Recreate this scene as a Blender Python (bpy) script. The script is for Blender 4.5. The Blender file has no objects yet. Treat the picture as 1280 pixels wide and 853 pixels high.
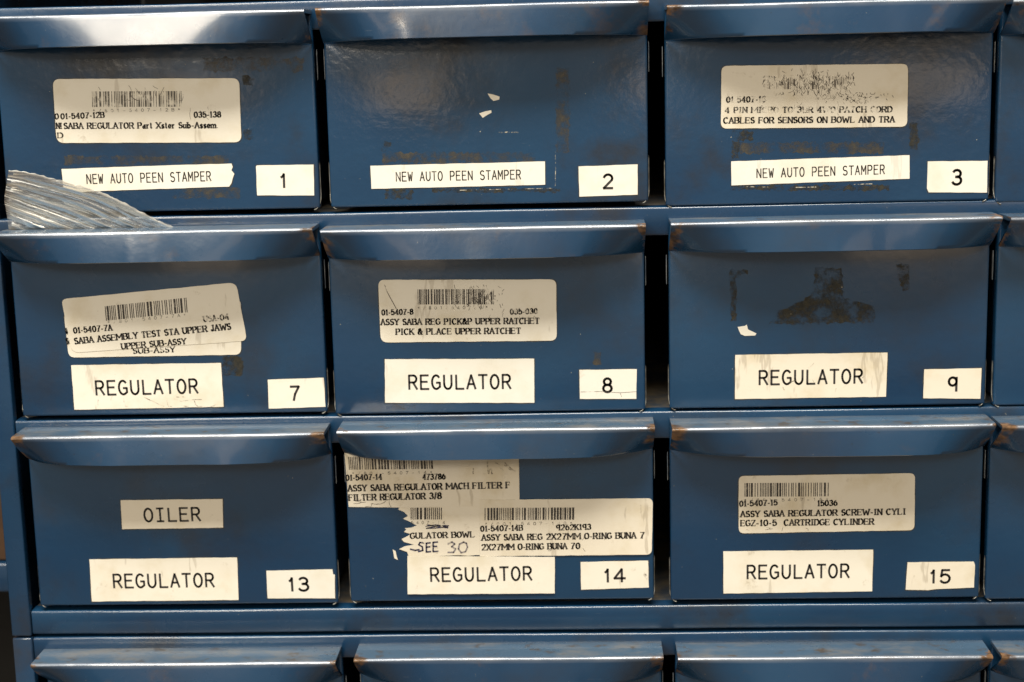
import bpy, math, random
from math import sin, cos, pi, radians
from mathutils import Vector, Matrix

# ------------------------------------------------------------------ camera, light, exposure
sc = bpy.context.scene
col = sc.collection
FPX = 2000.0                      # focal length in pixels of a 1280 px wide picture
PITCH, YAW, ROLL = 0.18403, -0.04235, -0.0241
CX, CY, CZ = 0.25372, -0.70238, 0.27625
_f = Vector((sin(YAW) * cos(PITCH), cos(YAW) * cos(PITCH), -sin(PITCH)))
_r = Vector((cos(YAW), -sin(YAW), 0))
_u = _r.cross(_f)
R_ = cos(ROLL) * _r + sin(ROLL) * _u
U_ = -sin(ROLL) * _r + cos(ROLL) * _u
cd = bpy.data.cameras.new('camera')
cam = bpy.data.objects.new('camera', cd)
col.objects.link(cam)
cam.matrix_world = Matrix(((R_.x, U_.x, -_f.x, CX), (R_.y, U_.y, -_f.y, CY), (R_.z, U_.z, -_f.z, CZ), (0, 0, 0, 1)))
cd.sensor_width = 36
cd.lens = FPX / 1280 * 36
cd.clip_start = 0.02
cd.clip_end = 50
cd.dof.use_dof = True
cd.dof.focus_distance = 0.70
cd.dof.aperture_fstop = 9.0
sc.camera = cam

sc.view_settings.view_transform = 'Standard'
sc.view_settings.look = 'None'
sc.view_settings.exposure = 0
sc.view_settings.gamma = 1

world = bpy.data.worlds.new('World')
sc.world = world
world.use_nodes = True
bg = world.node_tree.nodes['Background']
bg.inputs[0].default_value = (1.0, 0.90, 0.74, 1)
bg.inputs[1].default_value = 0.40


def area(name, loc, target, sx, sy, power, color):
    ld = bpy.data.lights.new(name, 'AREA')
    ld.shape = 'RECTANGLE'
    ld.size = sx
    ld.size_y = sy
    ld.energy = power
    ld.color = color
    o = bpy.data.objects.new(name, ld)
    col.objects.link(o)
    o.location = loc
    d = Vector(target) - Vector(loc)
    o.rotation_euler = d.to_track_quat('-Z', 'Y').to_euler()
    return o


WARM = (1.0, 0.88, 0.71)
area('hanging_lamp', (-0.61, -2.6, 1.11), (0.15, 0, 0.2), 0.40, 0.36, 19, WARM)
area('ceiling_and_fill_lamp', (0.10, -0.85, 1.75), (0.10, -0.5, 0), 1.3, 0.5, 72, (1.0, 0.94, 0.83))
area('ceiling_and_fill_lamp', (-0.55, -3.2, 1.8), (0.1, 0, 0.2), 2.2, 0.9, 20, (1.0, 0.89, 0.73))  # broad front fill added to brighten the upper labels, no known fixture
# lights added for the warm room behind the camera, mirrored dimly in the enamel
area('room_sheen_light', (-0.38, -2.62, 0.28), (-0.1, 0, 0.3), 0.40, 0.30, 0.75, (1.0, 0.74, 0.50))
area('room_sheen_light', (1.25, -2.62, 0.28), (0.9, 0, 0.3), 0.70, 0.30, 1.15, (1.0, 0.74, 0.50))

# ------------------------------------------------------------------ helpers


def at(x, y, Y=0.0):
    """the point of the plane y = Y seen at photo pixel (x, y)"""
    d = _f * FPX + R_ * (x - 640) + U_ * (426.5 - y)
    t = (Y - CY) / d.y
    return Vector((CX + t * d.x, Y, CZ + t * d.z))


def mesh(name, verts, faces, mat, parent=None, origin=(0, 0, 0), smooth=False):
    me = bpy.data.meshes.new(name)
    o3 = Vector(origin)
    me.from_pydata([tuple(Vector(v) - o3) for v in verts], [], faces)
    me.materials.append(mat)
    if smooth:
        for p in me.polygons:
            p.use_smooth = True
    me.update()
    o = bpy.data.objects.new(name, me)
    col.objects.link(o)
    o.location = o3
    if parent is not None:
        put(o, parent)
    return o


def worldloc(o):
    v = Vector(o.location)
    while o.parent:
        o = o.parent
        v = v + Vector(o.location)
    return v


def put(o, parent):
    """parent o (now at its world place) under parent, keeping its place"""
    w = Vector(o.location)
    o.location = w - worldloc(parent)
    o.parent = parent


def empty(name, loc):
    o = bpy.data.objects.new(name, None)
    o.empty_display_size = 0.01
    o.location = loc
    col.objects.link(o)
    return o


def tag(o, label=None, cat=None, group=None, kind=None):
    if label:
        o['label'] = label
    if cat:
        o['category'] = cat
    if group:
        o['group'] = group
    if kind:
        o['kind'] = kind
    return o


def boxvf(x0, x1, y0, y1, z0, z1):
    v = [(x0, y0, z0), (x1, y0, z0), (x1, y1, z0), (x0, y1, z0), (x0, y0, z1), (x1, y0, z1), (x1, y1, z1), (x0, y1, z1)]
    f = [(0, 3, 2, 1), (4, 5, 6, 7), (0, 1, 5, 4), (1, 2, 6, 5), (2, 3, 7, 6), (3, 0, 4, 7)]
    return v, f


class MB:
    def __init__(s):
        s.v = []
        s.f = []

    def add(s, v, f):
        n = len(s.v)
        s.v += [tuple(a) for a in v]
        s.f += [tuple(i + n for i in q) for q in f]

    def box(s, *a):
        s.add(*boxvf(*a))

    def tube(s, pts, r, n=8):
        rings = []
        pts = [Vector(p) for p in pts]
        for i, p in enumerate(pts):
            t = (pts[min(i + 1, len(pts) - 1)] - pts[max(i - 1, 0)]).normalized()
            a = t.cross(Vector((0, 1, 0.01))).normalized()
            b = t.cross(a).normalized()
            rings.append([p + a * r * cos(2 * pi * k / n) + b * r * sin(2 * pi * k / n) for k in range(n)])
        v = [q for rg in rings for q in rg]
        f = []
        for i in range(len(pts) - 1):
            for k in range(n):
                f.append((i * n + k, i * n + (k + 1) % n, (i + 1) * n + (k + 1) % n, (i + 1) * n + k))
        f.append(tuple(range(n)))
        f.append(tuple((len(pts) - 1) * n + k for k in reversed(range(n))))
        s.add(v, f)

    def build(s, name, mat, parent=None, origin=(0, 0, 0), smooth=False):
        return mesh(name, s.v, s.f, mat, parent, origin, smooth)


def bevel(o, w, seg=2, ang=30):
    m = o.modifiers.new('bevel', 'BEVEL')
    m.width = w
    m.segments = seg
    m.limit_method = 'ANGLE'
    m.angle_limit = radians(ang)
    for p in o.data.polygons:
        p.use_smooth = True
    return o


# ------------------------------------------------------------------ materials
class NT:
    def __init__(s, name):
        s.m = bpy.data.materials.new(name)
        s.m.use_nodes = True
        s.t = s.m.node_tree
        s.b = s.t.nodes['Principled BSDF']
        s.out = s.t.nodes['Material Output']
        s.tc = s.t.nodes.new('ShaderNodeTexCoord')
        s.oi = s.t.nodes.new('ShaderNodeObjectInfo')
        s._co = None

    def n(s, typ, **kw):
        nd = s.t.nodes.new('ShaderNode' + typ)
        for k, v in kw.items():
            setattr(nd, k, v)
        return nd

    def l(s, a, b):
        s.t.links.new(a, b)

    def co(s):
        """object coordinates shifted by a random offset per object"""
        if s._co is None:
            m = s.n('MixRGB', blend_type='ADD')
            m.inputs[0].default_value = 1
            mu = s.n('VectorMath', operation='SCALE')
            mu.inputs['Scale'].default_value = 7.3
            cx = s.n('CombineXYZ')
            s.l(s.oi.outputs['Random'], cx.inputs[0])
            s.l(s.oi.outputs['Random'], cx.inputs[2])
            s.l(cx.outputs[0], mu.inputs[0])
            ad = s.n('VectorMath', operation='ADD')
            s.l(s.tc.outputs['Object'], ad.inputs[0])
            s.l(mu.outputs[0], ad.inputs[1])
            s.t.nodes.remove(m)
            s._co = ad.outputs[0]
        return s._co

    def noise(s, scale, detail=4, rough=0.55, stretch=None, plain=False):
        nz = s.n('TexNoise')
        nz.inputs['Scale'].default_value = scale
        nz.inputs['Detail'].default_value = detail
        nz.inputs['Roughness'].default_value = rough
        src = s.tc.outputs['Object'] if plain else s.co()
        if stretch:
            mp = s.n('Mapping')
            mp.inputs['Scale'].default_value = stretch
            s.l(src, mp.inputs[0])
            src = mp.outputs[0]
        s.l(src, nz.inputs['Vector'])
        return nz.outputs['Fac']

    def ramp(s, fac, a, b, lo=0.0, hi=1.0):
        r = s.n('MapRange')
        r.interpolation_type = 'SMOOTHSTEP'
        r.inputs['From Min'].default_value = a
        r.inputs['From Max'].default_value = b
        r.inputs['To Min'].default_value = lo
        r.inputs['To Max'].default_value = hi
        s.l(fac, r.inputs['Value'])
        return r.outputs[0]

    def mul(s, a, b, op='MULTIPLY'):
        m = s.n('Math', operation=op)
        m.use_clamp = op != 'POWER'
        for i, q in enumerate((a, b)):
            if isinstance(q, (int, float)):
                m.inputs[i].default_value = q
            else:
                s.l(q, m.inputs[i])
        return m.outputs[0]

    def mix(s, fac, a, b):
        m = s.n('Mix', data_type='RGBA')
        if isinstance(fac, (int, float)):
            m.inputs[0].default_value = fac
        else:
            s.l(fac, m.inputs[0])
        for i, q in ((6, a), (7, b)):
            if isinstance(q, tuple):
                m.inputs[i].default_value = (*q, 1)
            else:
                s.l(q, m.inputs[i])
        return m.outputs[2]

    def bump(s, h, strength, dist):
        b = s.n('Bump')
        b.inputs['Strength'].default_value = strength
        b.inputs['Distance'].default_value = dist
        s.l(h, b.inputs['Height'])
        s.l(b.outputs[0], s.b.inputs['Normal'])


BLUE = (0.0058, 0.0335, 0.084)
BLUE2 = (0.0085, 0.0460, 0.106)


def paint(name, blue=BLUE, dirt=0.5, rough=0.24, wear=False, bmp=0.15):
    t = NT(name)
    base = t.mix(t.ramp(t.noise(9, 3), 0.35, 0.7), blue, BLUE2)
    # greasy film and rubbed brown grime
    g = t.mul(t.ramp(t.noise(16, 6, 0.62), 0.48, 0.74), dirt)
    base = t.mix(g, base, (0.022, 0.018, 0.014))
    # fine dark pitting
    p = t.mul(t.ramp(t.noise(420, 3, 0.6), 0.68, 0.78), t.ramp(t.noise(30, 3), 0.5, 0.68))
    base = t.mix(t.mul(p, 0.75), base, (0.012, 0.011, 0.012))
    # pale specks of dust and chips
    sp = t.mul(t.ramp(t.noise(700, 2, 0.5), 0.755, 0.80), 0.5)
    base = t.mix(sp, base, (0.25, 0.23, 0.19))
    # thin light scratches
    sc_ = t.mul(t.ramp(t.noise(60, 4, 0.6, (1.0, 1.0, 22.0)), 0.70, 0.78), 0.32)
    base = t.mix(sc_, base, (0.18, 0.20, 0.22))
    r = t.ramp(t.noise(22, 5, 0.6), 0.3, 0.75, rough - 0.05, rough + 0.08)
    met = None
    if wear:
        at_ = t.n('Attribute')
        at_.attribute_name = 'wear'
        sx = t.n('SeparateColor')
        t.l(at_.outputs['Color'], sx.inputs[0])
        # R: corner rust, G: rim rub, B: upper face (dust and painted top light)
        rust = t.ramp(t.mul(sx.outputs[0], t.ramp(t.noise(75, 5, 0.65), 0.32, 0.68, 0.0, 1.6)), 0.42, 0.95)
        rc = t.mix(t.ramp(t.noise(260, 4), 0.35, 0.65), (0.045, 0.025, 0.014), (0.20, 0.11, 0.05))
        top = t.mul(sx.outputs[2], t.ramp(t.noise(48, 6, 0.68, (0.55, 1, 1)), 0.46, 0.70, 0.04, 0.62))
        base = t.mix(t.mul(sx.outputs[2], 0.32), base, (0.15, 0.24, 0.33))  # pale dust film over the whole top, overhead light painted into it
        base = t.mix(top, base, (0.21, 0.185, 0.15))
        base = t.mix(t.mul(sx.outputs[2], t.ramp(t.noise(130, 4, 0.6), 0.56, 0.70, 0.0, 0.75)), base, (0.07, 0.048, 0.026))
        rub = t.mul(sx.outputs[1], t.ramp(t.noise(120, 5, 0.65, (0.3, 1, 1)), 0.36, 0.62, 0.35, 0.8))
        base = t.mix(rub, base, (0.42, 0.45, 0.50))
        base = t.mix(rust, base, rc)
        # greasy brown handling marks on the lip
        base = t.mix(t.mul(t.ramp(t.noise(40, 6, 0.7), 0.56, 0.72), 0.35), base, (0.09, 0.055, 0.03))
        met = t.mul(rub, 0.8)
        t.l(met, t.b.inputs['Metallic'])
        r = t.mul(r, t.mul(t.mul(rust, 0.5), t.mul(top, 0.3), 'ADD'), 'ADD')
    t.l(base, t.b.inputs['Base Color'])
    t.l(r, t.b.inputs['Roughness'])
    t.b.inputs['Coat Weight'].default_value = 0.4
    t.b.inputs['Coat Roughness'].default_value = 0.09
    h = t.mul(t.noise(260, 3, 0.5), t.mul(t.noise(24, 2, 0.5), 0.6), 'ADD')
    t.bump(h, 0.10 if wear else bmp, 0.0006)
    return t.m


def paper(name, c, dirt=0.5):
    t = NT(name)
    b = t.mix(t.mul(t.ramp(t.noise(45, 5, 0.6), 0.45, 0.75), dirt), c, (c[0] * .80, c[1] * .74, c[2] * .60))
    b = t.mix(t.mul(t.ramp(t.noise(120, 6, 0.7), 0.60, 0.72), dirt * 0.7), b, (0.36, 0.30, 0.21))
    w = t.mul(t.ramp(t.noise(30, 4, 0.6, (3, 1, 0.6)), 0.615, 0.65), t.ramp(t.noise(30, 4, 0.6, (3, 1, 0.6)), 0.655, 0.70, 1, 0))
    b = t.mix(t.mul(w, dirt * 0.55), b, (0.30, 0.25, 0.18))
    t.l(b, t.b.inputs['Base Color'])
    t.b.inputs['Roughness'].default_value = 0.55
    t.bump(t.noise(60, 4, 0.6), 0.25, 0.0006)
    return t.m


def ink(name, c, lo, hi, scale=190, minv=0.0):
    """print whose worn places show the paper beneath"""
    t = NT(name)
    t.b.inputs['Base Color'].default_value = (*c, 1)
    t.b.inputs['Roughness'].default_value = 0.6
    if hi > 0:
        t.l(t.ramp(t.noise(scale, 4, 0.6), lo, hi, minv, 1), t.b.inputs['Alpha'])
    return t.m


M = {}
M['front'] = paint('blue_enamel_front', dirt=0.55)
M['front_grimy'] = paint('blue_enamel_front_grimy', dirt=0.95, rough=0.19, bmp=0.26)
M['rail'] = paint('blue_enamel_rail', dirt=0.85)
M['lip'] = paint('blue_enamel_lip', dirt=0.40, rough=0.28, wear=True)
M['tray'] = paint('blue_enamel_tray', dirt=0.8, rough=0.5)


def plain(name, c, rough=0.7, c2=None, scale=60, met=0.0):
    t = NT(name)
    if c2:
        t.l(t.mix(t.ramp(t.noise(scale, 6, 0.65), 0.35, 0.68), c, c2), t.b.inputs['Base Color'])
    else:
        t.b.inputs['Base Color'].default_value = (*c, 1)
    t.b.inputs['Roughness'].default_value = rough
    t.b.inputs['Metallic'].default_value = met
    t.bump(t.noise(scale * 3, 3), 0.2, 0.0005)
    return t.m


M['dark'] = plain('cabinet_interior', (0.012, 0.012, 0.014), 0.8)
M['dusty'] = plain('dusty_shelf_sheet', (0.02, 0.03, 0.045), 0.8, (0.11, 0.085, 0.05), 70)
M['tab'] = plain('bare_edge_metal', (0.30, 0.30, 0.28), 0.4, (0.10, 0.09, 0.07), 200, 0.6)
M['edge'] = plain('scuffed_edge_paint', (0.10, 0.13, 0.17), 0.5, (0.30, 0.30, 0.29), 150)
M['carton'] = plain('brown_carton', (0.09, 0.045, 0.02), 0.8, (0.06, 0.03, 0.015), 40)
M['wallback'] = plain('dark_wall_paint', (0.02, 0.02, 0.02), 0.9)
M['floor'] = plain('grey_floor', (0.16, 0.12, 0.085), 0.6)
M['paper'] = paper('cream_label_paper', (0.735, 0.70, 0.61), 0.65)
M['paper_old'] = paper('aged_label_paper', (0.70, 0.65, 0.545), 0.8)
M['paper_white'] = paper('white_tape_paper', (0.715, 0.695, 0.625), 0.42)
M['ink'] = ink('black_ink', (0.022, 0.02, 0.02), 0, 0)
M['ink_print'] = ink('slightly_worn_print', (0.035, 0.03, 0.026), 0.34, 0.50, 300, 0.55)
M['ink_worn'] = ink('worn_print', (0.035, 0.03, 0.025), 0.42, 0.58, 230, 0.05)
M['ink_faded'] = ink('faded_barcode_print', (0.10, 0.09, 0.075), 0.30, 0.62, 240)
M['ink_ghost'] = ink('rubbed_off_print', (0.12, 0.10, 0.08), 0.48, 0.60, 160)
M['scuff'] = ink('grey_scuff', (0.13, 0.11, 0.09), 0.36, 0.54, 260)
M['smudge'] = ink('soft_smudge', (0.22, 0.19, 0.14), 0.46, 0.72, 190)
M['pen'] = ink('blue_black_pen', (0.03, 0.03, 0.07), 0.25, 0.5, 400)
M['pen_pale'] = ink('faint_pen', (0.22, 0.20, 0.22), 0.3, 0.6, 400)


def residue():
    t = NT('adhesive_residue')
    c = t.mix(t.ramp(t.noise(500, 4, 0.7), 0.35, 0.65), (0.012, 0.012, 0.009), (0.036, 0.031, 0.016))
    c = t.mix(t.ramp(t.noise(520, 2), 0.76, 0.80), c, (0.4, 0.36, 0.26))
    t.l(c, t.b.inputs['Base Color'])
    t.b.inputs['Roughness'].default_value = 0.75
    t.l(t.ramp(t.noise(130, 6, 0.75), 0.38, 0.62, 0.0, 0.86), t.b.inputs['Alpha'])
    t.bump(t.noise(600, 4, 0.6), 0.5, 0.0006)
    return t.m


M['residue'] = residue()
t = NT('faint_adhesive_film')  # adhesive film; also tints the label-edge shade and one painted sheen patch
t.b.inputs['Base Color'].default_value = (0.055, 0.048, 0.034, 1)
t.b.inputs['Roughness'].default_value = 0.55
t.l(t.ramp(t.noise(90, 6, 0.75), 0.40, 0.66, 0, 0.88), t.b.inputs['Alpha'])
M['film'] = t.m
t = NT('pale_scratch')
t.b.inputs['Base Color'].default_value = (0.45, 0.42, 0.34, 1)
t.l(t.ramp(t.noise(300, 4, 0.7), 0.45, 0.6), t.b.inputs['Alpha'])
M['scratch'] = t.m


def plastic():
    t = NT('clear_plastic_film')
    nt = t.t
    at_ = t.n('Attribute')
    at_.attribute_name = 'fold'
    tr = t.n('BsdfTransparent')
    tr.inputs[0].default_value = (0.93, 0.92, 0.90, 1)
    gl = t.n('BsdfGlossy')
    gl.inputs['Roughness'].default_value = 0.28
    gl.inputs[0].default_value = (0.9, 0.9, 0.88, 1)
    df = t.n('BsdfDiffuse')
    df.inputs[0].default_value = (0.80, 0.78, 0.72, 1)
    tl = t.n('BsdfTranslucent')
    tl.inputs[0].default_value = (0.8, 0.78, 0.72, 1)
    bp = t.n('Bump')
    bp.inputs['Strength'].default_value = 0.5
    bp.inputs['Distance'].default_value = 0.0006
    t.l(t.noise(130, 4, 0.6, (0.4, 1, 1.6)), bp.inputs['Height'])
    for q in (gl, df):
        t.l(bp.outputs[0], q.inputs['Normal'])
    hz = t.n('MixShader')
    hz.inputs[0].default_value = 0.4
    t.l(df.outputs[0], hz.inputs[1])
    t.l(tl.outputs[0], hz.inputs[2])
    a = t.n('MixShader')
    hazef = t.mul(at_.outputs['Fac'], t.ramp(t.noise(180, 5, 0.6), 0.35, 0.75, 0.0, 0.12), 'ADD')
    t.l(t.mul(hazef, 0.9), a.inputs[0])
    t.l(tr.outputs[0], a.inputs[1])
    t.l(hz.outputs[0], a.inputs[2])
    fr = t.n('Fresnel')
    fr.inputs[0].default_value = 1.5
    t.l(bp.outputs[0], fr.inputs['Normal'])
    b = t.n('MixShader')
    t.l(t.mul(fr.outputs[0], 1.3), b.inputs[0])
    t.l(a.outputs[0], b.inputs[1])
    t.l(gl.outputs[0], b.inputs[2])
    t.l(b.outputs[0], t.out.inputs[0])
    return t.m


M['plastic'] = plastic()

# ------------------------------------------------------------------ the surroundings
D = 0.0197                     # how far the drawer lips stand out
RAILS = {'a0': 0.2965, 'a': 0.2042, 'b': 0.1120, 'c': 0.02045, 'd': 0.00735}
mb = MB()
mb.box(-3, 4, 0.62, 0.64, -1.0, 2.2)
tag(mb.build('wall', M['wallback']), kind='structure')
mb = MB()
mb.box(-3, 4, -3, 0.62, -1.0, -0.98)
tag(mb.build('floor', M['floor']), kind='structure')

# neighbouring rack seen past the left side of the cabinet
rk = empty('metal_rack', (-0.15, 0.18, -0.98))
tag(rk, 'narrow strip of a blue metal rack left of the drawer cabinet', 'rack')
mb = MB()
mb.box(-0.42, -0.022, 0.10, 0.40, 0.006, 0.009)
mb.box(-0.42, -0.022, 0.098, 0.100, -0.004, 0.0115)
bevel(mb.build('shelf_board', M['rail'], rk, (-0.2, 0.1, 0)), 0.0008)
mb = MB()
for x in (-0.42, -0.39):
    mb.box(x, x + 0.003, 0.101, 0.40, -0.98, 0.0055)
mb.build('upright', M['rail'], rk, (-0.4, 0.1, -0.5))
mb = MB()
mb.box(-0.40, -0.026, 0.11, 0.38, 0.0095, 0.20)
cb = bevel(mb.build('carton', M['carton'], None, (-0.2, 0.25, 0.01)), 0.001)
tag(cb, 'brown carton on the rack at the left edge, left of the oiler drawer', 'carton')

# ------------------------------------------------------------------ cabinets
X0, X1 = -0.0135, 0.60


def cabinet(label, zbot, ztop, rails, postz):
    c = empty('drawer_cabinet', ((X0 + X1) / 2, 0.15, zbot))
    tag(c, label, 'cabinet', 'stacked blue drawer cabinets')
    for xa, xb, s in ((X0, -0.0043, 1), (0.5957, X1, -1)):
        mb = MB()
        mb.box(xa, xb, -0.0012, 0.004, postz[0], postz[1])
        bevel(mb.build('post', M['rail'], c, (xa, 0, (postz[0] + postz[1]) / 2)), 0.0007, 3)
        xo = xa if s > 0 else xb - 0.0012
        mb = MB()
        mb.box(xo, xo + 0.0012, 0.004, 0.30, postz[0], postz[1])
        mb.build('side_panel', M['rail'], c, (xa, 0.15, (postz[0] + postz[1]) / 2))
    for z, h, sheet in rails:
        # front flange with a rolled upper edge
        ra = 0.0011
        prof = [(0.030, z - 0.0012), (0.0035, z - 0.0012)]
        prof = []
        for k in range(7):
            a = pi / 2 + k * pi / 2 / 6
            prof.append((0.0004 + ra + ra * cos(a), z - ra + ra * sin(a)))
        pr = [(0.008, z)] + prof + [(0.0004, z - h + 0.0008), (0.0010, z - h), (0.008, z - h), (0.008, z - h + 0.0009), (0.0014, z - h + 0.0009), (0.0014, z - 0.0012), (0.008, z - 0.0012)]
        xs = [-0.0040 + i * (0.5994) / 60 for i in range(61)]
        random.seed(int(z * 1e5))
        wv = [0.00012 * sin(i * 0.37 + z * 90) + random.uniform(-1, 1) * 0.00004 for i in range(61)]
        V, Fc = [], []
        n = len(pr)
        for i, x in enumerate(xs):
            for (y, zz) in pr:
                V.append((x, y + wv[i], zz + wv[i] * 0.7))
        for i in range(60):
            for k in range(n):
                Fc.append((i * n + k, i * n + (k + 1) % n, (i + 1) * n + (k + 1) % n, (i + 1) * n + k))
        Fc.append(tuple(range(n)))
        Fc.append(tuple(60 * n + k for k in reversed(range(n))))
        o = mesh('rail', V, Fc, M['rail'], c, (0.25, 0, z), True)
        me = o.data
        try:
            me.set_sharp_from_angle(angle=radians(50))
        except Exception:
            pass
        if sheet:
            mb = MB()
            mb.box(-0.004, 0.5954, 0.0082, 0.298, z - 0.0012, z - 0.0003)
            mb.build('shelf_sheet', M['dusty'], c, (0.3, 0.15, z))
    mb = MB()
    mb.box(X0 + 0.002, X1 - 0.002, 0.2995, 0.3007, zbot, ztop)
    mb.build('back_panel', M['dark'], c, (0.3, 0.3, (zbot + ztop) / 2))
    return c


cabinet('upper blue steel cabinet holding the numbered drawers', 0.0090, 0.39,
        [(RAILS['a0'] + 0.0945, 0.0125, True), (RAILS['a0'], 0.0125, True), (RAILS['a'], 0.0125, True), (RAILS['b'], 0.0125, True), (RAILS['c'], 0.0113, True)], (0.0089, 0.39))
cabinet('lower blue steel cabinet under the numbered drawers, cut off by the bottom edge', -0.30, RAILS['d'],
        [(RAILS['d'], 0.0110, True), (-0.092, 0.0125, True), (-0.19, 0.0125, True), (-0.287, 0.0125, True)], (-0.30, 0.0079))
# blue legs/base under the lower cabinet so that it stands on the floor
mb = MB()
mb.box(X0 + 0.01, X1 - 0.01, 0.01, 0.29, -0.98, -0.301)
tag(bevel(mb.build('base_stand', M['rail'], None, (0.3, 0.15, -0.98)), 0.002), 'plain blue stand below the lower cabinet', 'stand')

# ------------------------------------------------------------------ a drawer
W, H = 0.140, 0.0860
LIP_DROP = 0.0142


def make_drawer():
    """drawer with its origin at the lower left corner of its front plane"""
    root = empty('drawer', (0, 0, 0))
    # pressed front: flat face with rounded edges and returns folded back
    mb = MB()
    mb.box(0.0, W, 0.0, 0.0060, 0.0, H - 0.0015)
    fr = bevel(mb.build('front_panel', M['front'], root, (W / 2, 0, H / 2)), 0.0011, 4)
    # tray behind it, hollow
    mb = MB()
    t_ = 0.0008
    xa, xb, yb, zt = 0.0042, W - 0.0042, 0.285, H - 0.012
    mb.box(xa, xa + t_, 0.0061, yb, 0.0008, zt)
    mb.box(xb - t_, xb, 0.0061, yb, 0.0008, zt)
    mb.box(xa + t_, xb - t_, 0.0061, yb, 0.0008, 0.0016)
    mb.box(xa + t_, xb - t_, yb - t_, yb, 0.0016, zt)
    mb.build('tray', M['tray'], root, (W / 2, 0.15, H / 2))
    # worn spot-weld loops at the lower corners
    for s, xc in ((1, 0.0006), (-1, W - 0.0006)):
        mb = MB()
        pts = [(xc - s * 0.0009, 0.0022, 0.020 - 0.0012 * k) for k in range(13)]
        pts += [(xc - s * 0.0009 + s * 0.0030 * (1 - cos(a)), 0.0018 - 0.0016 * sin(a), 0.0046 - 0.0052 * sin(a)) for a in [k * pi / 2 / 6 for k in range(7)]]
        mb.tube(pts, 0.00022, 6)
        mb.build('corner_tab', M['tab'], root, (xc, 0.002, 0.008), True)
        # folded side return with a pale rubbed edge
        mb = MB()
        mb.box(xc - s * 0.0014 - 0.0001, xc - s * 0.0014 + 0.0001, 0.0046, 0.0062, H - 0.030, H - 0.017)
        mb.build('side_return', M['edge'], root, (xc, 0.005, H - 0.02))
    # lip: top plate, rolled rim, hanging face that sweeps back to the front at both ends
    h = make_lip(1)
    put(h, root)
    return root


def make_lip(seed):
    nu = 72
    us = [0.5 - 0.5 * cos(pi * i / nu) * (1 if True else 0) for i in range(nu + 1)]
    us = [0.55 * (i / nu) + 0.45 * u for i, u in enumerate(us)]
    r = 0.0011
    V, Fc, A = [], [], []
    rnd = random.Random(seed)
    v = 0.0 if seed == 1 else 1.0
    eL, eR = 4.6 + v * rnd.uniform(-1, 1.2), 4.6 + v * rnd.uniform(-1, 1.2)
    til = 0.0018 + v * rnd.uniform(-0.0007, 0.0006)
    ph = rnd.uniform(0, 6)
    dents = [(rnd.uniform(0.1, 0.9), rnd.uniform(0.02, 0.06), rnd.uniform(-0.0006, 0.0006) * v) for _ in range(4)]
    sg = rnd.uniform(0.0007, 0.0015)
    for u in us:
        x = u * W
        e = abs(2 * u - 1)
        k = 1 - e ** (eL if u < 0.5 else eR)
        dn = sum(a * math.exp(-((u - c_) / w_) ** 2) for c_, w_, a in dents)
        ylow = -(0.0012 + (D - 0.0012 + til) * k) + dn
        zlow = H - LIP_DROP + 0.0010 * k
        ends = max(0.0, 1 - min(u, 1 - u) / 0.085)
        endw = ends ** 1.3
        wob = 0.00010 * sin(u * 9 + ph)
        prof = []
        prof.append((0.0012, H - 0.0008, (0.2 * endw, 0, 1)))
        prof.append((-0.0004, H - 0.0001, (0.3 * endw, 0.2, 1)))
        for q in (0.25, 0.5, 0.75, 0.93):
            prof.append((-(D - r) * q, H + wob * q, (endw * q, 0.0, 1)))
        rr = r
        for j in range(7):
            a = pi / 2 + j * (pi / 2) / 6
            yy = -(D - rr) + rr * cos(a)
            zz = H - rr + rr * sin(a) + wob
            prof.append((yy, zz, (endw * 1.25, 0.95 if 1 <= j <= 5 else 0.3, 0.5 if j < 2 else 0)))
        y0, z0 = -D, H - rr
        for j in range(1, 9):
            q = j / 8
            sag = -sg * sin(pi * q) * (1 - k) - 0.00008 * sin(pi * q) * k
            prof.append((y0 + (ylow - y0) * q + sag, z0 + (zlow - z0) * q, (endw * (1 - 0.35 * q), 0.5 if j == 8 and False else 0, 0)))
        # hem turned back under the lower edge
        prof.append((ylow + 0.0006, zlow - 0.0003, (endw * 0.6, 0.25, 0)))
        # inner skin
        prof.append((ylow + 0.0012, zlow + 0.0003, (0, 0, 0)))
        prof.append((min(-0.0002, (y0 + ylow) / 2 + 0.0013), (z0 + zlow) / 2, (0, 0, 0)))
        prof.append((-(D - 0.0014), H - 0.0016, (0, 0, 0)))
        prof.append((0.0008, H - 0.0018, (0, 0, 0)))
        for (y, z, a_) in prof:
            V.append((x, y, z))
            A.append(a_)
    n = len(prof)
    for i in range(nu):
        for k in range(n):
            Fc.append((i * n + k, i * n + (k + 1) % n, (i + 1) * n + (k + 1) % n, (i + 1) * n + k))
    Fc.append(tuple(reversed(range(n))))
    Fc.append(tuple(nu * n + k for k in range(n)))
    Fc = [tuple(reversed(f)) for f in Fc]
    o = mesh('handle', V, Fc, M['lip'], None, (W / 2, 0, H), True)
    at_ = o.data.color_attributes.new('wear', 'FLOAT_COLOR', 'POINT')
    for i, a_ in enumerate(A):
        at_.data[i].color = (*a_, 1)
    try:
        o.data.set_sharp_from_angle(angle=radians(55))
    except Exception:
        pass
    return o


def copy_tree(o, parent=None):
    c = o.copy()
    col.objects.link(c)
    c.parent = parent
    for ch in o.children:
        copy_tree(ch, c)
    return c


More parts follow.
